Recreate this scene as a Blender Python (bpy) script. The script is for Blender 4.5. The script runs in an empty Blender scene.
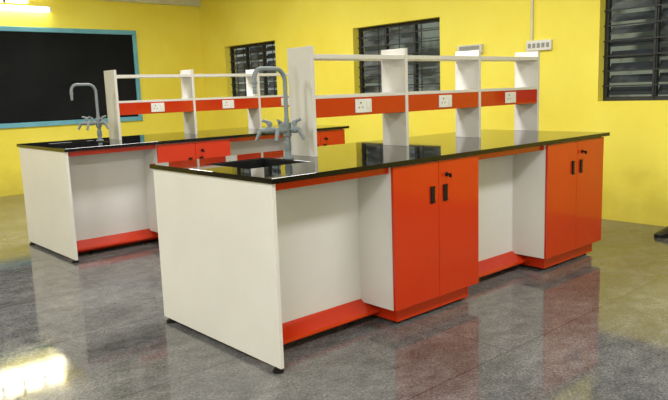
import bpy, math, random
from mathutils import Vector, Matrix
random.seed(4)
scn=bpy.context.scene
col=scn.collection
# ---------------------------------------------------------------- materials
def nt(name):
    m=bpy.data.materials.new(name); m.use_nodes=True
    return m, m.node_tree.nodes, m.node_tree.links, m.node_tree.nodes['Principled BSDF']
def setp(b,col=None,rough=None,metal=None,spec=None,coat=None):
    if col is not None: b.inputs['Base Color'].default_value=(*col,1)
    if rough is not None: b.inputs['Roughness'].default_value=rough
    if metal is not None: b.inputs['Metallic'].default_value=metal
    if spec is not None: b.inputs['Specular IOR Level'].default_value=spec
    if coat is not None: b.inputs['Coat Weight'].default_value=coat
def mottled(name,c1,c2,scale=3.0,detail=4,rough=.5,spec=.5,bump=0,lo=.35,hi=.65,bscale=80,coat=None,stretch=None):
    m,n,l,b=nt(name); setp(b,c1,rough,spec=spec,coat=coat)
    tc=n.new('ShaderNodeTexCoord'); no=n.new('ShaderNodeTexNoise'); no.inputs['Scale'].default_value=scale; no.inputs['Detail'].default_value=detail
    src=tc.outputs['Object']
    if stretch:
        mp=n.new('ShaderNodeMapping'); mp.inputs['Scale'].default_value=stretch; l.new(src,mp.inputs[0]); src=mp.outputs[0]
    l.new(src,no.inputs['Vector'])
    r=n.new('ShaderNodeValToRGB'); r.color_ramp.elements[0].position=lo; r.color_ramp.elements[1].position=hi
    r.color_ramp.elements[0].color=(*c1,1); r.color_ramp.elements[1].color=(*c2,1)
    l.new(no.outputs['Fac'],r.inputs['Fac']); l.new(r.outputs['Color'],b.inputs['Base Color'])
    if bump:
        n2=n.new('ShaderNodeTexNoise'); n2.inputs['Scale'].default_value=bscale; l.new(tc.outputs['Object'],n2.inputs['Vector'])
        bp=n.new('ShaderNodeBump'); bp.inputs['Strength'].default_value=bump; bp.inputs['Distance'].default_value=.005
        l.new(n2.outputs['Fac'],bp.inputs['Height']); l.new(bp.outputs['Normal'],b.inputs['Normal'])
    return m
M={}
M['white']=mottled('white_laminate',(.65,.635,.61),(.69,.675,.65),2.5,rough=.38,spec=.4)
M['orange']=mottled('orange_laminate',(.50,.027,.005),(.54,.031,.006),1.5,rough=.10,spec=.5)
M['granite']=mottled('black_granite',(.003,.003,.004),(.012,.012,.013),160,3,rough=.035,spec=.32,lo=.5,hi=.75)
M['pp']=mottled('black_polypropylene',(.006,.006,.007),(.009,.009,.010),20,rough=.5,spec=.25)
M['tap']=mottled('grey_coated_brass',(.20,.235,.255),(.25,.285,.305),6,rough=.6,spec=.3)
M['black']=mottled('black_plastic',(.004,.004,.005),(.007,.007,.008),30,rough=.4,spec=.25)
M['rubber']=mottled('black_rubber',(.008,.008,.008),(.012,.012,.012),30,rough=.7,spec=.2)
M['steel']=mottled('polished_steel',(.55,.55,.56),(.65,.65,.66),10,rough=.25)
M['steel'].node_tree.nodes['Principled BSDF'].inputs['Metallic'].default_value=1
M['socket']=mottled('white_switch_plastic',(.74,.74,.72),(.78,.78,.76),10,rough=.3)
M['switchgrey']=mottled('grey_switch_plastic',(.26,.26,.24),(.31,.31,.29),10,rough=.4)
M['conduit']=mottled('white_pvc_conduit',(.62,.60,.48),(.72,.70,.58),6,rough=.5)
M['board']=mottled('black_chalkboard',(.004,.005,.007),(.010,.011,.014),1.3,6,rough=.7,spec=.15)
M['blue']=mottled('blue_painted_wood',(.12,.38,.52),(.16,.45,.60),5,rough=.5)
M['wframe']=mottled('dark_window_steel',(.012,.013,.015),(.022,.023,.026),12,rough=.5)
M['ceil']=mottled('white_ceiling',(.72,.71,.68),(.78,.77,.74),1.5,rough=.9)
M['shoe']=mottled('black_leather',(.008,.008,.010),(.015,.015,.018),25,rough=.35,bump=.2)
M['outside']=mottled('outside_building',(.12,.13,.13),(.52,.55,.55),1.8,4,rough=.9,lo=.42,hi=.56)
def wallmat():
    m,n,l,b=nt('yellow_distemper'); setp(b,rough=.62,spec=.2)
    geo=n.new('ShaderNodeNewGeometry')
    no=n.new('ShaderNodeTexNoise'); no.inputs['Scale'].default_value=1.1; no.inputs['Detail'].default_value=8; no.inputs['Roughness'].default_value=.6
    l.new(geo.outputs['Position'],no.inputs['Vector'])
    r=n.new('ShaderNodeValToRGB'); e=r.color_ramp.elements; e[0].position=.30;e[1].position=.64
    e[0].color=(.87,.715,.075,1); e[1].color=(.93,.815,.125,1)
    l.new(no.outputs['Fac'],r.inputs['Fac'])
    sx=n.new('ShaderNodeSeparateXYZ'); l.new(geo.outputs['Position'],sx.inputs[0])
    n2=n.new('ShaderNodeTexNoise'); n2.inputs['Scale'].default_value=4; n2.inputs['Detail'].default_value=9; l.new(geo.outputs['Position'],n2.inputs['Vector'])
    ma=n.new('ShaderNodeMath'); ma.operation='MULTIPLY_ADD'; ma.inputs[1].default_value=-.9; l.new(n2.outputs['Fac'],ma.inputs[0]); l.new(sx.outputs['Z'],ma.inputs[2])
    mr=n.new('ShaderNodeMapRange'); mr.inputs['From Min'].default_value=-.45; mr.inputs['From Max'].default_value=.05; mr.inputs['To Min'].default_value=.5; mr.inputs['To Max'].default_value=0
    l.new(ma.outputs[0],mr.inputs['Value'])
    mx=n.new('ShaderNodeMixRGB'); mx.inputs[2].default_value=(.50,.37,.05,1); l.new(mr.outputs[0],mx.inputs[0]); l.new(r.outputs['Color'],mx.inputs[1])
    l.new(mx.outputs[0],b.inputs['Base Color'])
    n3=n.new('ShaderNodeTexNoise'); n3.inputs['Scale'].default_value=14; n3.inputs['Detail'].default_value=6; l.new(geo.outputs['Position'],n3.inputs['Vector'])
    bp=n.new('ShaderNodeBump'); bp.inputs['Strength'].default_value=.2; bp.inputs['Distance'].default_value=.01; l.new(n3.outputs['Fac'],bp.inputs['Height']); l.new(bp.outputs[0],b.inputs['Normal'])
    return m
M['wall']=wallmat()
def floormat():
    m,n,l,b=nt('polished_grey_granite_floor'); setp(b,rough=.1,spec=.42)
    geo=n.new('ShaderNodeNewGeometry')
    mp=n.new('ShaderNodeMapping'); mp.inputs['Rotation'].default_value=(0,0,.75); mp.inputs['Scale'].default_value=(1,1.35,1); l.new(geo.outputs['Position'],mp.inputs[0])
    def ramp(src,p0,p1,c0,c1):
        r=n.new('ShaderNodeValToRGB'); e=r.color_ramp.elements; e[0].position=p0; e[1].position=p1; e[0].color=(c0,c0,c0*1.01,1); e[1].color=(c1,c1*.995,c1*.99,1); l.new(src,r.inputs[0]); return r.outputs[0]
    def noise(s,d,ro,vec,di=0):
        a=n.new('ShaderNodeTexNoise'); a.inputs['Scale'].default_value=s; a.inputs['Detail'].default_value=d; a.inputs['Roughness'].default_value=ro; a.inputs['Distortion'].default_value=di; l.new(vec,a.inputs['Vector']); return a.outputs['Fac']
    def mul(x,y):
        q=n.new('ShaderNodeMixRGB'); q.blend_type='MULTIPLY'; q.inputs[0].default_value=1; l.new(x,q.inputs[1]); l.new(y,q.inputs[2]); return q.outputs[0]
    big=noise(1.6,7,.68,mp.outputs[0],.8); mid=noise(8,10,.86,mp.outputs[0]); fine=noise(70,6,.8,mp.outputs[0])
    c=mul(ramp(mid,.36,.65,.080,.190),ramp(big,.33,.67,.70,1.32)); c=mul(c,ramp(fine,.39,.61,.52,1.46))
    br=n.new('ShaderNodeTexBrick'); br.offset=.5; br.inputs['Scale'].default_value=1; br.inputs['Brick Width'].default_value=1.8; br.inputs['Row Height'].default_value=.9; br.inputs['Mortar Size'].default_value=.004; br.inputs['Mortar Smooth'].default_value=.2
    br.inputs['Color1'].default_value=(.93,.93,.93,1); br.inputs['Color2'].default_value=(1.05,1.05,1.05,1); br.inputs['Mortar'].default_value=(.5,.5,.5,1)
    l.new(geo.outputs['Position'],br.inputs['Vector'])
    c=mul(c,br.outputs['Color']); l.new(c,b.inputs['Base Color'])
    rr=n.new('ShaderNodeMapRange'); rr.inputs['From Min'].default_value=.35; rr.inputs['From Max'].default_value=.65; rr.inputs['To Min'].default_value=.02; rr.inputs['To Max'].default_value=.13; l.new(mid,rr.inputs['Value']); l.new(rr.outputs[0],b.inputs['Roughness'])
    rs=n.new('ShaderNodeMapRange'); rs.inputs['From Min'].default_value=.38; rs.inputs['From Max'].default_value=.62; rs.inputs['To Min'].default_value=.56; rs.inputs['To Max'].default_value=.28; l.new(fine,rs.inputs['Value']); l.new(rs.outputs[0],b.inputs['Specular IOR Level'])
    return m
M['floor']=floormat()
def emit(name,c,s):
    m,n,l,b=nt(name); setp(b,c,.5); b.inputs['Emission Color'].default_value=(*c,1); b.inputs['Emission Strength'].default_value=s; return m
M['tube']=emit('lit_fluorescent_tube',(1,.98,.93),24)
M['sky']=emit('bright_daylight_glass',(1,.98,.92),20)
def glassmat():
    m,n,l,b=nt('dark_louvre_glass'); setp(b,(.03,.035,.036),.18,spec=.6)
    tc=n.new('ShaderNodeNewGeometry'); no=n.new('ShaderNodeTexNoise'); no.inputs['Scale'].default_value=1.7; no.inputs['Detail'].default_value=5; l.new(tc.outputs['Position'],no.inputs['Vector'])
    r=n.new('ShaderNodeValToRGB'); e=r.color_ramp.elements; e[0].position=.40;e[1].position=.60; e[0].color=(.040,.046,.052,1); e[1].color=(.23,.255,.27,1)
    l.new(no.outputs['Fac'],r.inputs['Fac']); l.new(r.outputs[0],b.inputs['Base Color']); return m
M['glass']=glassmat()
# ---------------------------------------------------------------- mesh builder
class MB:
    def __init__(s): s.v=[]; s.f=[]
    def box(s,x0,x1,y0,y1,z0,z1):
        i=len(s.v); s.v+=[(x0,y0,z0),(x1,y0,z0),(x1,y1,z0),(x0,y1,z0),(x0,y0,z1),(x1,y0,z1),(x1,y1,z1),(x0,y1,z1)]
        s.f+=[tuple(i+k for k in q) for q in ((0,3,2,1),(4,5,6,7),(0,1,5,4),(1,2,6,5),(2,3,7,6),(3,0,4,7))]; return s
    def prism(s,prof,x0,x1):   # profile in (y,z), extruded on x
        i=len(s.v); n=len(prof)
        s.v+=[(x0,a,b) for a,b in prof]+[(x1,a,b) for a,b in prof]
        s.f+=[tuple(i+n-1-k for k in range(n)),tuple(i+n+k for k in range(n))]
        s.f+=[(i+k,i+(k+1)%n,i+n+(k+1)%n,i+n+k) for k in range(n)]; return s
    def tube(s,path,rad,n=16):
        path=[Vector(p) for p in path]
        if not isinstance(rad,(list,tuple)): rad=[rad]*len(path)
        i=len(s.v); t0=(path[1]-path[0]).normalized()
        a=t0.orthogonal().normalized()
        for k,p in enumerate(path):
            if k==0: t=t0
            elif k==len(path)-1: t=(path[k]-path[k-1]).normalized()
            else:
                t=(path[k+1]-path[k-1]); t=t.normalized() if t.length>1e-9 else t0
            a=(a-t*a.dot(t)).normalized(); b=t.cross(a)
            for j in range(n):
                an=2*math.pi*j/n; q=p+(a*math.cos(an)+b*math.sin(an))*rad[k]; s.v.append(tuple(q))
        for k in range(len(path)-1):
            for j in range(n):
                s.f.append((i+k*n+j,i+k*n+(j+1)%n,i+(k+1)*n+(j+1)%n,i+(k+1)*n+j))
        s.f.append(tuple(i+n-1-j for j in range(n))); m=i+(len(path)-1)*n; s.f.append(tuple(m+j for j in range(n))); return s
    def slab(s,u0,u1,v0,v1,holes,w0,w1,ax):  # rectangular slab with rectangular holes; ax maps (u,v,w) to xyz
        us=sorted({u0,u1,*[h[0] for h in holes],*[h[1] for h in holes]}); vs=sorted({v0,v1,*[h[2] for h in holes],*[h[3] for h in holes]})
        def solid(i,j):
            if i<0 or j<0 or i>=len(us)-1 or j>=len(vs)-1: return False
            cu=(us[i]+us[i+1])/2; cv=(vs[j]+vs[j+1])/2
            return not any(h[0]<cu<h[1] and h[2]<cv<h[3] for h in holes)
        idx={}
        def V(i,j,k):
            if (i,j,k) not in idx:
                c=(us[i],vs[j],(w0,w1)[k]); p=[0,0,0]
                for a in range(3): p[ax[a]]=c[a]
                idx[(i,j,k)]=len(s.v); s.v.append(tuple(p))
            return idx[(i,j,k)]
        for i in range(len(us)-1):
            for j in range(len(vs)-1):
                if not solid(i,j): continue
                s.f.append((V(i,j,1),V(i+1,j,1),V(i+1,j+1,1),V(i,j+1,1))); s.f.append((V(i,j,0),V(i,j+1,0),V(i+1,j+1,0),V(i+1,j,0)))
                if not solid(i-1,j): s.f.append((V(i,j,0),V(i,j,1),V(i,j+1,1),V(i,j+1,0)))
                if not solid(i+1,j): s.f.append((V(i+1,j,0),V(i+1,j+1,0),V(i+1,j+1,1),V(i+1,j,1)))
                if not solid(i,j-1): s.f.append((V(i,j,0),V(i+1,j,0),V(i+1,j,1),V(i,j,1)))
                if not solid(i,j+1): s.f.append((V(i,j+1,0),V(i,j+1,1),V(i+1,j+1,1),V(i+1,j+1,0)))
        return s
    def obj(s,name,mat,parent=None,base=(0,0,0),bev=0,smooth=False,loc=None):
        import bmesh
        b=Vector(base); me=bpy.data.meshes.new(name); me.from_pydata([tuple(Vector(v)-b) for v in s.v],[],s.f)
        bm=bmesh.new(); bm.from_mesh(me); bmesh.ops.recalc_face_normals(bm,faces=bm.faces); bm.to_mesh(me); bm.free()
        me.materials.append(M[mat])
        o=bpy.data.objects.new(name,me); col.objects.link(o)
        if parent is None: o.location=b
        else:
            o.parent=parent; o.location=b-Vector(parent['wb'])
        o['wb']=tuple(b)
        if smooth:
            for p in me.polygons: p.use_smooth=True
            sm=o.modifiers.new('es','EDGE_SPLIT'); sm.split_angle=math.radians(40)
        if bev:
            m=o.modifiers.new('bev','BEVEL'); m.width=bev; m.segments=2; m.limit_method='ANGLE'
        return o
def thing(name,base,label,cat,group=None):
    e=bpy.data.objects.new(name,None); e.empty_display_size=.1; e.location=base; e['wb']=tuple(base); col.objects.link(e)
    e['label']=label; e['category']=cat
    if group: e['group']=group
    return e
def tag(o,label,cat,group=None):
    o['label']=label; o['category']=cat
    if group: o['group']=group
    return o
def struct(o): o['kind']='structure'; return o
# ---------------------------------------------------------------- room
XW,YB,ZC=6.05,10.0,2.95; X0,Y0=-3.6,-3.4
struct(MB().box(X0-.2,XW+.2,Y0-.2,YB+.2,-.1,0).obj('floor','floor'))
struct(MB().box(X0-.2,XW+.2,Y0-.2,YB+.2,ZC,ZC+.1).obj('ceiling','ceil'))
wins=[(7.99,9.31,1.2,2.03),(4.96,6.36,1.2,2.05),(1.7,3.10,1.10,2.05)]
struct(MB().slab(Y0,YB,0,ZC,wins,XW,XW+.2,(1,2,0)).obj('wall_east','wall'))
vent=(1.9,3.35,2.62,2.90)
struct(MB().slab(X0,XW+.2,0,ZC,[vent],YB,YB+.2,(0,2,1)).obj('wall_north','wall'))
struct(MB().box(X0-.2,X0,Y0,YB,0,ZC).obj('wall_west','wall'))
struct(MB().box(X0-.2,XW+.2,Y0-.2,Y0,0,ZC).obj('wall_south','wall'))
struct(MB().box(3.7,XW,YB-.06,YB,2.72,ZC).obj('trim_1','conduit',bev=.006))
# windows
def window(k,y0,y1,z0,z1,modes,vb):
    base=(XW+.12,(y0+y1)/2,z0)
    w=bpy.data.objects.new('window_%d'%k,None); w.location=base; w['wb']=base; col.objects.link(w); struct(w)
    xf=XW+.10; t=.036
    b=MB().box(xf,xf+.05,y0,y1,z0,z0+t).box(xf,xf+.05,y0,y1,z1-t,z1).box(xf,xf+.05,y0,y0+t,z0+t,z1-t).box(xf,xf+.05,y1-t,y1,z0+t,z1-t)
    ns=len(modes); step=(y1-y0)/ns; bays=[]
    for i in range(1,ns): ym=y0+step*i; b.box(xf,xf+.05,ym-.018,ym+.018,z0+t,z1-t)
    for i in range(ns): bays.append((y0+step*i+(t if i==0 else .018),y0+step*(i+1)-(t if i==ns-1 else .018)))
    struct(b.obj('window_frame','wframe',w,base))
    g=MB()
    for i in range(1,7):
        zz=z0+(z1-z0)*i/7; g.box(xf-.020,xf-.010,y0,y1,zz-.006,zz+.006)
    for i in range(1,vb):
        yy=y0+(y1-y0)*i/vb; g.box(xf-.010,xf-.002,yy-.005,yy+.005,z0,z1)
    struct(g.obj('window_grille','wframe',w,base))
    s=MB(); nz=int((z1-z0-.09)/.10)
    for (a,bb),mo in zip(bays,modes):
        for i in range(nz):
            st=(z1-z0-2*t)/nz; zc=z0+t+st*(i+.5)
            tilt=mo
            i0=len(s.v); dx=.046*math.cos(tilt); dz=.046*math.sin(tilt)
            s.v+=[(xf+.05-dx,a,zc-dz),(xf+.05-dx,bb,zc-dz),(xf+.05+dx,bb,zc+dz),(xf+.05+dx,a,zc+dz),
                  (xf+.052-dx,a,zc-dz-.004),(xf+.052-dx,bb,zc-dz-.004),(xf+.052+dx,bb,zc+dz-.004),(xf+.052+dx,a,zc+dz-.004)]
            s.f+=[tuple(i0+q for q in f) for f in ((0,1,2,3),(7,6,5,4),(0,4,5,1),(1,5,6,2),(2,6,7,3),(3,7,4,0))]
    struct(s.obj('window_louvre','glass',w,base))
A=math.radians
window(1,*wins[0],(A(52),A(64),A(57)),7)
window(2,*wins[1],(A(12),A(45),A(60)),4)
window(3,*wins[2],(A(50),A(58),A(48)),3)
# ventilator window high on the chalkboard wall
v=bpy.data.objects.new('window_4',None); vb=(2.6,YB+.1,2.62); v.location=vb; v['wb']=vb; col.objects.link(v); struct(v)
struct(MB().box(vent[0],vent[1],YB+.12,YB+.13,vent[2],vent[3]).obj('window_pane','sky',v,vb))
g=MB()
for i in range(1,5): xx=vent[0]+(vent[1]-vent[0])*i/5; g.box(xx-.02,xx+.02,YB+.07,YB+.1,vent[2],vent[3])
g.box(vent[0],vent[1],YB+.07,YB+.1,2.745,2.78)
struct(g.obj('window_grille','wframe',v,vb))
# neighbouring building seen through the louvres
struct(MB().box(8.2,8.3,-1,14,-.1,4.2).obj('wall_outside','outside'))
# ---------------------------------------------------------------- chalkboard
cb=thing('chalkboard',(2.9,YB,.90),'black chalkboard with blue painted wooden frame on yellow wall','chalkboard')
bx0,bx1,bz0,bz1=.8,4.89,.93,2.30; f=.065
MB().box(bx0+f,bx1-f,YB-.02,YB,bz0+f,bz1-f).obj('writing_surface','board',cb,(2.9,YB,.9))
MB().box(bx0,bx1,YB-.04,YB,bz1-f,bz1).box(bx0,bx1,YB-.04,YB,bz0,bz0+f).box(bx0,bx0+f,YB-.04,YB,bz0+f,bz1-f).box(bx1-f,bx1,YB-.04,YB,bz0+f,bz1-f).obj('frame','blue',cb,(2.9,YB,.9),bev=.005)
# tube light on the wall
tl=thing('tube_light',(3.0,YB,2.53),'lit fluorescent tube light in a white batten on the wall','light')
MB().box(2.37,3.62,YB-.05,YB,2.545,2.585).box(2.37,2.40,YB-.09,YB-.05,2.51,2.58).box(3.59,3.62,YB-.09,YB-.05,2.51,2.58).obj('batten','socket',tl,(3,YB,2.53),bev=.003)
MB().tube([(2.40,YB-.07,2.53),(3.59,YB-.07,2.53)],.018).obj('fluorescent_tube','tube',tl,(3,YB,2.53),smooth=True)
# switchboard + conduit on window wall
sb=thing('switchboard',(XW,3.70,1.60),'white wall switchboard with a row of switches','switchboard')
MB().box(XW-.035,XW,3.57,3.84,1.60,1.70).obj('switch_box','socket',sb,(XW,3.7,1.6),bev=.006)
for i in range(5):
    y=3.588+i*.05; MB().box(XW-.041,XW-.035,y,y+.030,1.628,1.672).obj('switch','switchgrey',sb,(XW,y,1.65),bev=.002)
tag(MB().tube([(XW-.012,3.79,1.70),(XW-.012,3.79,ZC)],.012).obj('electrical_conduit','conduit',base=(XW,3.79,1.7),smooth=True),'white plastic electrical conduit running up the yellow wall','conduit')
jb=thing('junction_box',(XW,4.53,1.62),'small grey plastic junction box on the yellow wall','junction box')
MB().box(XW-.04,XW,4.37,4.69,1.620,1.715).obj('box_body','conduit',jb,(XW,4.53,1.62),bev=.005)
MB().box(XW-.045,XW-.04,4.40,4.66,1.635,1.700).obj('box_cover','switchgrey',jb,(XW,4.53,1.62),bev=.002)
# ---------------------------------------------------------------- bench parts
T=.91; TB=.885
def footprof(yk,top): 
    p=[(yk+.016,.02),(yk-.006,.02),(yk-.012,.045),(yk-.086,.050),(yk-.090,.057),(yk-.086,.070)]
    if top: return p+[(yk,.124),(yk+.016,.118)]
    return p+[(yk-.026,.107),(yk+.016,.107)]
def cabinet(x0,x1,y0,yb,place,openright):
    b=((x0+x1)/2,(y0+yb)/2,0)
    c=thing('base_cabinet',b,'white cabinet with orange doors '+place,'cabinet','orange-door base cabinets under the benches')
    z0=.108; yf=y0+.018; t=.018; yk=y0+.268
    MB().box(x0,x0+t,yf,yb,z0,TB).box(x1-t,x1,yf,yb,z0,TB).box(x0+t,x1-t,yf,yb,z0,z0+t).box(x0+t,x1-t,yb-t,yb,z0+t,TB).box(x0+t,x1-t,yf,yb-t,TB-t,TB).obj('body','white',c,b)
    pl=MB().box(x0+.065,x1-.03,y0+.055,yb,.02,z0)
    ret=footprof(yk,False)
    pl.prism(ret,x0+.0005,x0+.066)
    if openright: pl.prism(ret,x1-.031,x1-.0005)
    pl.obj('plinth','orange',c,b)
    for fx in (x0+.11,x1-.08):
        for fy in (y0+.10,yb-.06): MB().tube([(fx,fy,0),(fx,fy,.006),(fx,fy,.006),(fx,fy,.02)],[.024,.024,.014,.014]).obj('levelling_foot','rubber',c,(fx,fy,0),smooth=True)
    xm=(x0+x1)/2; g=.0015
    for k,(a,e) in enumerate(((x0,xm-g),(xm+g,x1))):
        d=MB().box(a,e,y0,yf-.001,z0,TB-.006).obj('door','orange',c,(a if k==0 else e,y0,z0),bev=.0015)
        hx=(xm-.055) if k==0 else (xm+.055)
        h=MB(); h.box(hx-.019,hx+.019,y0-.004,y0,.652,.745).box(hx-.019,hx-.011,y0-.012,y0-.004,.652,.745).box(hx-.011,hx+.019,y0-.008,y0-.004,.652,.660).box(hx-.011,hx+.019,y0-.008,y0-.004,.737,.745)
        h.obj('handle','black',d,(hx,y0,.70),bev=.002)
        if k==1:
            lk=MB().tube([(hx+.012,y0,.80),(hx+.012,y0-.006,.80),(hx+.012,y0-.007,.80)],[.013,.013,.010]).tube([(hx+.012,y0-.006,.80),(hx+.012,y0-.022,.80)],.004,8).box(hx+.008,hx+.016,y0-.036,y0-.02,.784,.806).obj('lock','black',d,(hx,y0,.8),smooth=True)
            lk['label']='small black cam lock with key'
    return c
def bench(x0,y0,L,w,which,rsh,tsh):
    x1=x0+L; y1=y0+w; xa=x0+.774; xb=x0+1.502; xc=x0+2.257; yk=y0+.268
    x_c1=x1-.040
    cb=(x0+L/2,y0+w/2,0)
    ep=thing('end_panel',(x0+.01,cb[1],0),'full-width white laminate end panel of '+which,'panel','white end panels of the benches')
    MB().box(x0,x0+.020,y0,y1,.024,TB).obj('panel_board','white',ep,(x0,cb[1],.02),bev=.0015)
    for fy in (y0+.035,y1-.06): MB().tube([(x0+.01,fy,0),(x0+.01,fy,.010),(x0+.01,fy,.010),(x0+.01,fy,.026)],[.026,.026,.013,.013]).obj('levelling_foot','rubber',ep,(x0+.01,fy,0),smooth=True)
    for i,(a,e) in enumerate(((x0,xa),(xb,xc))):
        bs=((a+e)/2,y0+.2,0)
        fr=thing('kneehole_unit',bs,('white kneehole panel with orange footrest, ' if i==0 else 'white kneehole panel between cabinets, ')+which,'bench','white kneehole units of the benches')
        s=a+(.0205 if i==0 else 0)
        MB().box(s,e,yk,yk+.016,.118,TB).obj('kneehole_back','white',fr,((a+e)/2,yk,.12))
        MB().box(s,e,y0+.03,y0+.048,.846,TB).obj('apron_rail','orange',fr,((a+e)/2,y0+.03,.846),bev=.001)
        MB().prism(footprof(yk,True),s,e).obj('footrest','orange',fr,((a+e)/2,yk,.02))
        for fx in (s+.08,e-.08): MB().tube([(fx,yk,0),(fx,yk,.006),(fx,yk,.021)],[.018,.018,.010]).obj('levelling_foot','rubber',fr,(fx,yk,0),smooth=True)
    tag(MB().box(x0+.0205,x_c1,y1-.03,y1-.012,0,TB).obj('rear_panel','white',base=(cb[0],y1-.02,0)),'plain white laminate rear panel of '+which,'panel','white rear panels of the benches')
    cabinet(xa,xb,y0,y0+.54,'beside kneehole of '+which,True)
    cabinet(xc,x_c1,y0,y0+.54,'at end of '+which,False)
    ox,oy=.012,.018
    hx0,hx1,hy0,hy1=x0+.16,x0+.56,y0+.40,y0+.82
    wt=MB().slab(x0-ox,x1+ox,y0-oy,y1+oy,[(hx0,hx1,hy0,hy1)],TB,T,(0,1,2)).obj('worktop','granite',base=(cb[0],cb[1],TB),bev=.002)
    tag(wt,'polished black granite worktop of '+which,'worktop','black granite worktops')
    sk=thing('sink',((hx0+hx1)/2,(hy0+hy1)/2,0),'black plastic sink in worktop of '+which,'sink','black laboratory sinks')
    e=.002; t=.008; a,c,d,f2=hx0+e,hx1-e,hy0+e,hy1-e
    sbm=MB().box(a,a+t,d,f2,.65,T-.004).box(c-t,c,d,f2,.65,T-.004).box(a+t,c-t,d,d+t,.65,T-.004).box(a+t,c-t,f2-t,f2,.65,T-.004).box(a,c,d,f2,.642,.65)
    sbm.obj('basin','pp',sk,((hx0+hx1)/2,(hy0+hy1)/2,.64))
    cx,cy=(a+c)/2,(d+f2)/2
    MB().tube([(cx,cy,.65),(cx,cy,.655)],.035).obj('drain','steel',sk,(cx,cy,.65),smooth=True)
    MB().tube([(cx,cy,.642),(cx,cy,.0)],.022).obj('waste_pipe','pp',sk,(cx,cy,0),smooth=True)
    us=[x0+.755+rsh,x0+1.535+rsh,x0+2.310+rsh,x0+3.065-(3.029-L)+rsh*.3-.018]
    yr0,yr1=y0+.571,y0+.783; H=1.531; tk=.024
    rk=thing('reagent_rack',((us[0]+us[3])/2,(yr0+yr1)/2,T),'white two-tier rack with orange socket rail on '+which,'rack','white and orange reagent racks')
    for u in us: MB().box(u-tk,u,yr0,yr1,T,H).obj('upright','white',rk,(u,yr0,T),bev=.0015)
    for i in range(3):
        a,e=us[i],us[i+1]-tk
        MB().box(a,e,yr0+.006,yr1-.006,1.462,1.487).obj('top_shelf','white',rk,((a+e)/2,yr0,1.462),bev=.001)
        MB().box(a,e,yr0+.004,yr1-.004,1.237,1.256).obj('lower_shelf','white',rk,((a+e)/2,yr0,1.237),bev=.001)
        MB().box(a,e,yr0+.006,yr0+.020,1.130,1.237).box(a,e,yr1-.020,yr1-.006,1.130,1.237).box(a,e,yr0+.020,yr1-.020,1.130,1.144).obj('socket_rail','orange',rk,((a+e)/2,yr0,1.13),bev=.001)
        m=(a+e)/2; yy=yr0+.006
        so=MB().box(m-.068,m+.068,yy-.009,yy,1.143,1.226).obj('power_socket','socket',rk,(m,yy,1.18),bev=.004)
        MB().box(m+.022,m+.052,yy-.014,yy-.009,1.162,1.208).obj('switch','socket',so,(m,yy,1.18),bev=.002)
        q=MB()
        for hx,hz,r in ((-.025,1.203,.0055),(-.040,1.175,.0045),(-.010,1.175,.0045)): q.tube([(m+hx,yy-.0095,hz),(m+hx,yy-.0085,hz)],r,10)
        q.obj('pin_hole','black',so,(m,yy,1.18))
    # laboratory tap
    bx,by=x0+.610+tsh,y0+.66
    tp=thing('laboratory_tap',(bx,by,T),'grey gooseneck tap with side outlets on '+which,'tap','grey laboratory taps')
    P=lambda x,y,z:(bx+x,by+y,T+z)
    MB().tube([P(0,0,0),P(0,0,.010),P(0,0,.012),P(0,0,.04),P(0,0,.045),P(0,0,.09),P(0,0,.095),P(0,0,.12),P(0,0,.125),P(0,0,.200),P(0,0,.205),P(0,0,.23)],[.032,.032,.019,.017,.021,.021,.016,.016,.025,.025,.016,.0135],20).obj('tap_body','tap',tp,P(0,0,0),smooth=True)
    pa=[P(0,0,.225),P(0,0,.33),P(0,0,.43)]
    R=.07
    d=Vector((-.97,-.12,0)).normalized()
    for k in range(1,9):
        an=math.pi/2*k/8; pa.append(tuple(Vector(P(0,0,.43))+d*(R-R*math.cos(an))+Vector((0,0,R*math.sin(an)))))
    top=Vector(pa[-1])
    pa.append(tuple(top+d*.05)); 
    s0=top+d*.105; pa.append(tuple(s0))
    for k in range(1,8):
        an=math.pi/2*k/7; pa.append(tuple(s0+d*(.055*math.sin(an))-Vector((0,0,.055-.055*math.cos(an)))))
    e0=Vector(pa[-1]); pa.append(tuple(e0-Vector((0,0,.02))))
    MB().tube(pa,.0122,16).obj('gooseneck_spout','tap',tp,P(0,0,.225),smooth=True)
    n=MB(); 
    zz=[e0+Vector((0,0,-.015-.008*k)) for k in range(9)]
    n.tube([tuple(z) for z in zz],[.016,.016,.010,.013,.009,.012,.009,.011,.008],14); n.obj('nozzle','tap',tp,tuple(e0),smooth=True)
    for dd,zo,ln in ((Vector((-.85,.53,0)),.162,1.15),(Vector((-.86,-.50,0)),.162,1.05),(Vector((.35,-.93,0)),.162,.6)):
        dd=dd.normalized(); O=Vector(P(0,0,zo)); K=ln
        v=MB().tube([tuple(O+dd*q*K) for q in (.015,.06,.062,.105,.107,.125)],[.012,.012,.019,.019,.014,.014],16)
        v.tube([tuple(O+dd*.085*K),tuple(O+dd*.085*K+Vector((0,0,.032)))],[.013,.011],14)
        so=v.obj('side_outlet','tap',tp,tuple(O),smooth=True)
        hb=O+dd*.085*K+Vector((0,0,.032))
        hm=MB().tube([tuple(hb-Vector((0,0,.004))),tuple(hb+Vector((0,0,.004))),tuple(hb+Vector((0,0,.014)))],[.015,.017,.013],14).tube([tuple(hb-dd*.014+Vector((0,0,.006))),tuple(hb+Vector((0,0,.012))),tuple(hb+dd*.040+Vector((0,0,.026)))],[.007,.010,.008],10)
        hm.obj('lever','tap',so,tuple(hb),smooth=True)
        nb=O+dd*.125*K; dn=(dd*.45-Vector((0,0,.9))).normalized(); sN=nb+dd*.012-Vector((0,0,.014))
        pp=[nb,nb+dd*.009-Vector((0,0,.003)),sN]+[sN+dn*(.0065*k) for k in range(1,8)]
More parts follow.
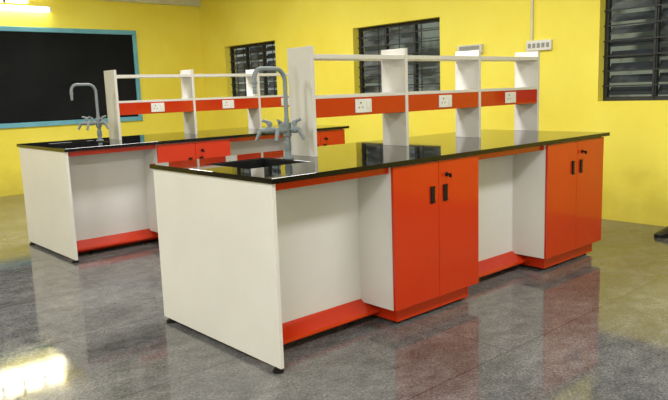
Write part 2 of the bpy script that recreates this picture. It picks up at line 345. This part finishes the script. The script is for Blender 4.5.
        MB().tube([tuple(q) for q in pp],[.012,.012,.012,.013,.010,.012,.009,.011,.008,.009],12).obj('nozzle','tap',so,tuple(nb),smooth=True)
bench(1.755,2.389,3.058,1.111,'bench by windows',0,0)
bench(1.930,5.284,2.975,1.111,'bench by chalkboard',-.03,-.05)
# ---------------------------------------------------------------- shoe
sh=thing('shoe',(5.75,2.20,0),'black leather shoe standing on the polished floor','shoe')
def shoe(ox,oy,ang):
    N=15; secs=[]; 
    for k in range(N+1):
        t=k/N; x=t*.29
        wd=.036+.014*math.sin(math.pi*min(1,t*1.15))**.7+(.006 if t>.6 else 0) if t<.87 else .042
        if t<.08: wd*=.6+t*5
        if t>.88: wd*=math.sqrt(max(.06,1-((t-.88)/.12)**2))
        ht=.105 if t<.35 else .105-(t-.35)/.45*.055 if t<.8 else .05-(t-.8)/.2*.018
        secs.append((x,wd,ht))
    m=MB(); n=14
    for x,wd,ht in secs:
        for j in range(n):
            an=2*math.pi*j/n; m.v.append((x,wd*math.cos(an)*(1 if math.sin(an)<0 else .9),.018+max(0,.5+.5*math.sin(an))*(ht-.018)))
    for k in range(N):
        for j in range(n): m.f.append((k*n+j,k*n+(j+1)%n,(k+1)*n+(j+1)%n,(k+1)*n+j))
    m.f.append(tuple(range(n))); m.f.append(tuple(N*n+j for j in range(n)))
    s=MB(); out=[(x,wd*1.06) for x,wd,h in secs]
    ring=out+[(x,-w) for x,w in reversed(out)]
    q=len(ring); s.v=[(x,y,0) for x,y in ring]+[(x,y,.022) for x,y in ring]; s.f=[tuple(range(q)),tuple(range(q,2*q))]+[(a,(a+1)%q,q+(a+1)%q,q+a) for a in range(q)]
    R=Matrix.Rotation(ang,3,'Z')
    for b in (m,s): b.v=[tuple(R@Vector(v)+Vector((ox,oy,0))) for v in b.v]
    m.obj('upper','shoe',sh,(5.75,2.2,0),smooth=True); s.obj('sole','rubber',sh,(5.75,2.2,0))
shoe(5.83,2.20,math.radians(155))
# ---------------------------------------------------------------- lights
def area(x,y,z,sx,sy,P,rot=(0,0,0),c=(1,.99,.97)):
    L=bpy.data.lights.new('ceiling_or_fill_lamp','AREA'); L.shape='RECTANGLE'; L.size=sx; L.size_y=sy; L.energy=P; L.color=c
    o=bpy.data.objects.new('ceiling_or_fill_lamp',L); o.location=(x,y,z); o.rotation_euler=rot; col.objects.link(o)
for x in (-.8,3.4):
    for y in (.3,3.8,6.9):
        area(x,y,ZC-.06,1.3,.5,76 if y<6 else 98)
area(-3.3,1.0,1.9,3.2,1.6,88,rot=(0,math.radians(-90),0),c=(.92,.97,1))  # unseen fill light added by the west wall, not a ceiling fixture
area(1.5,-3.2,1.9,3.2,1.6,66,rot=(math.radians(90),0,0),c=(.92,.97,1))  # second added fill, upright at the south wall behind the camera, out of view
w=bpy.data.worlds.new('world'); scn.world=w; w.use_nodes=True
w.node_tree.nodes['Background'].inputs[0].default_value=(.53,.60,.61,1); w.node_tree.nodes['Background'].inputs[1].default_value=1.0
# ---------------------------------------------------------------- camera
yaw,pit,rol=.725,.159,-.035
F=Vector((math.sin(yaw)*math.cos(pit),math.cos(yaw)*math.cos(pit),-math.sin(pit)))
r=Vector((math.cos(yaw),-math.sin(yaw),0)); u=r.cross(F)
c,s=math.cos(rol),math.sin(rol); r2=c*r+s*u; u2=-s*r+c*u
cam=bpy.data.cameras.new('camera'); cam.sensor_width=36; cam.lens=36*677.9/668; cam.clip_start=.05
co=bpy.data.objects.new('camera',cam); col.objects.link(co)
co.matrix_world=Matrix(((r2.x,u2.x,-F.x,0),(r2.y,u2.y,-F.y,0),(r2.z,u2.z,-F.z,1.277),(0,0,0,1)))
scn.camera=co
for o in bpy.data.objects:
    if 'wb' in o: del o['wb']
scn.view_settings.view_transform='Standard'
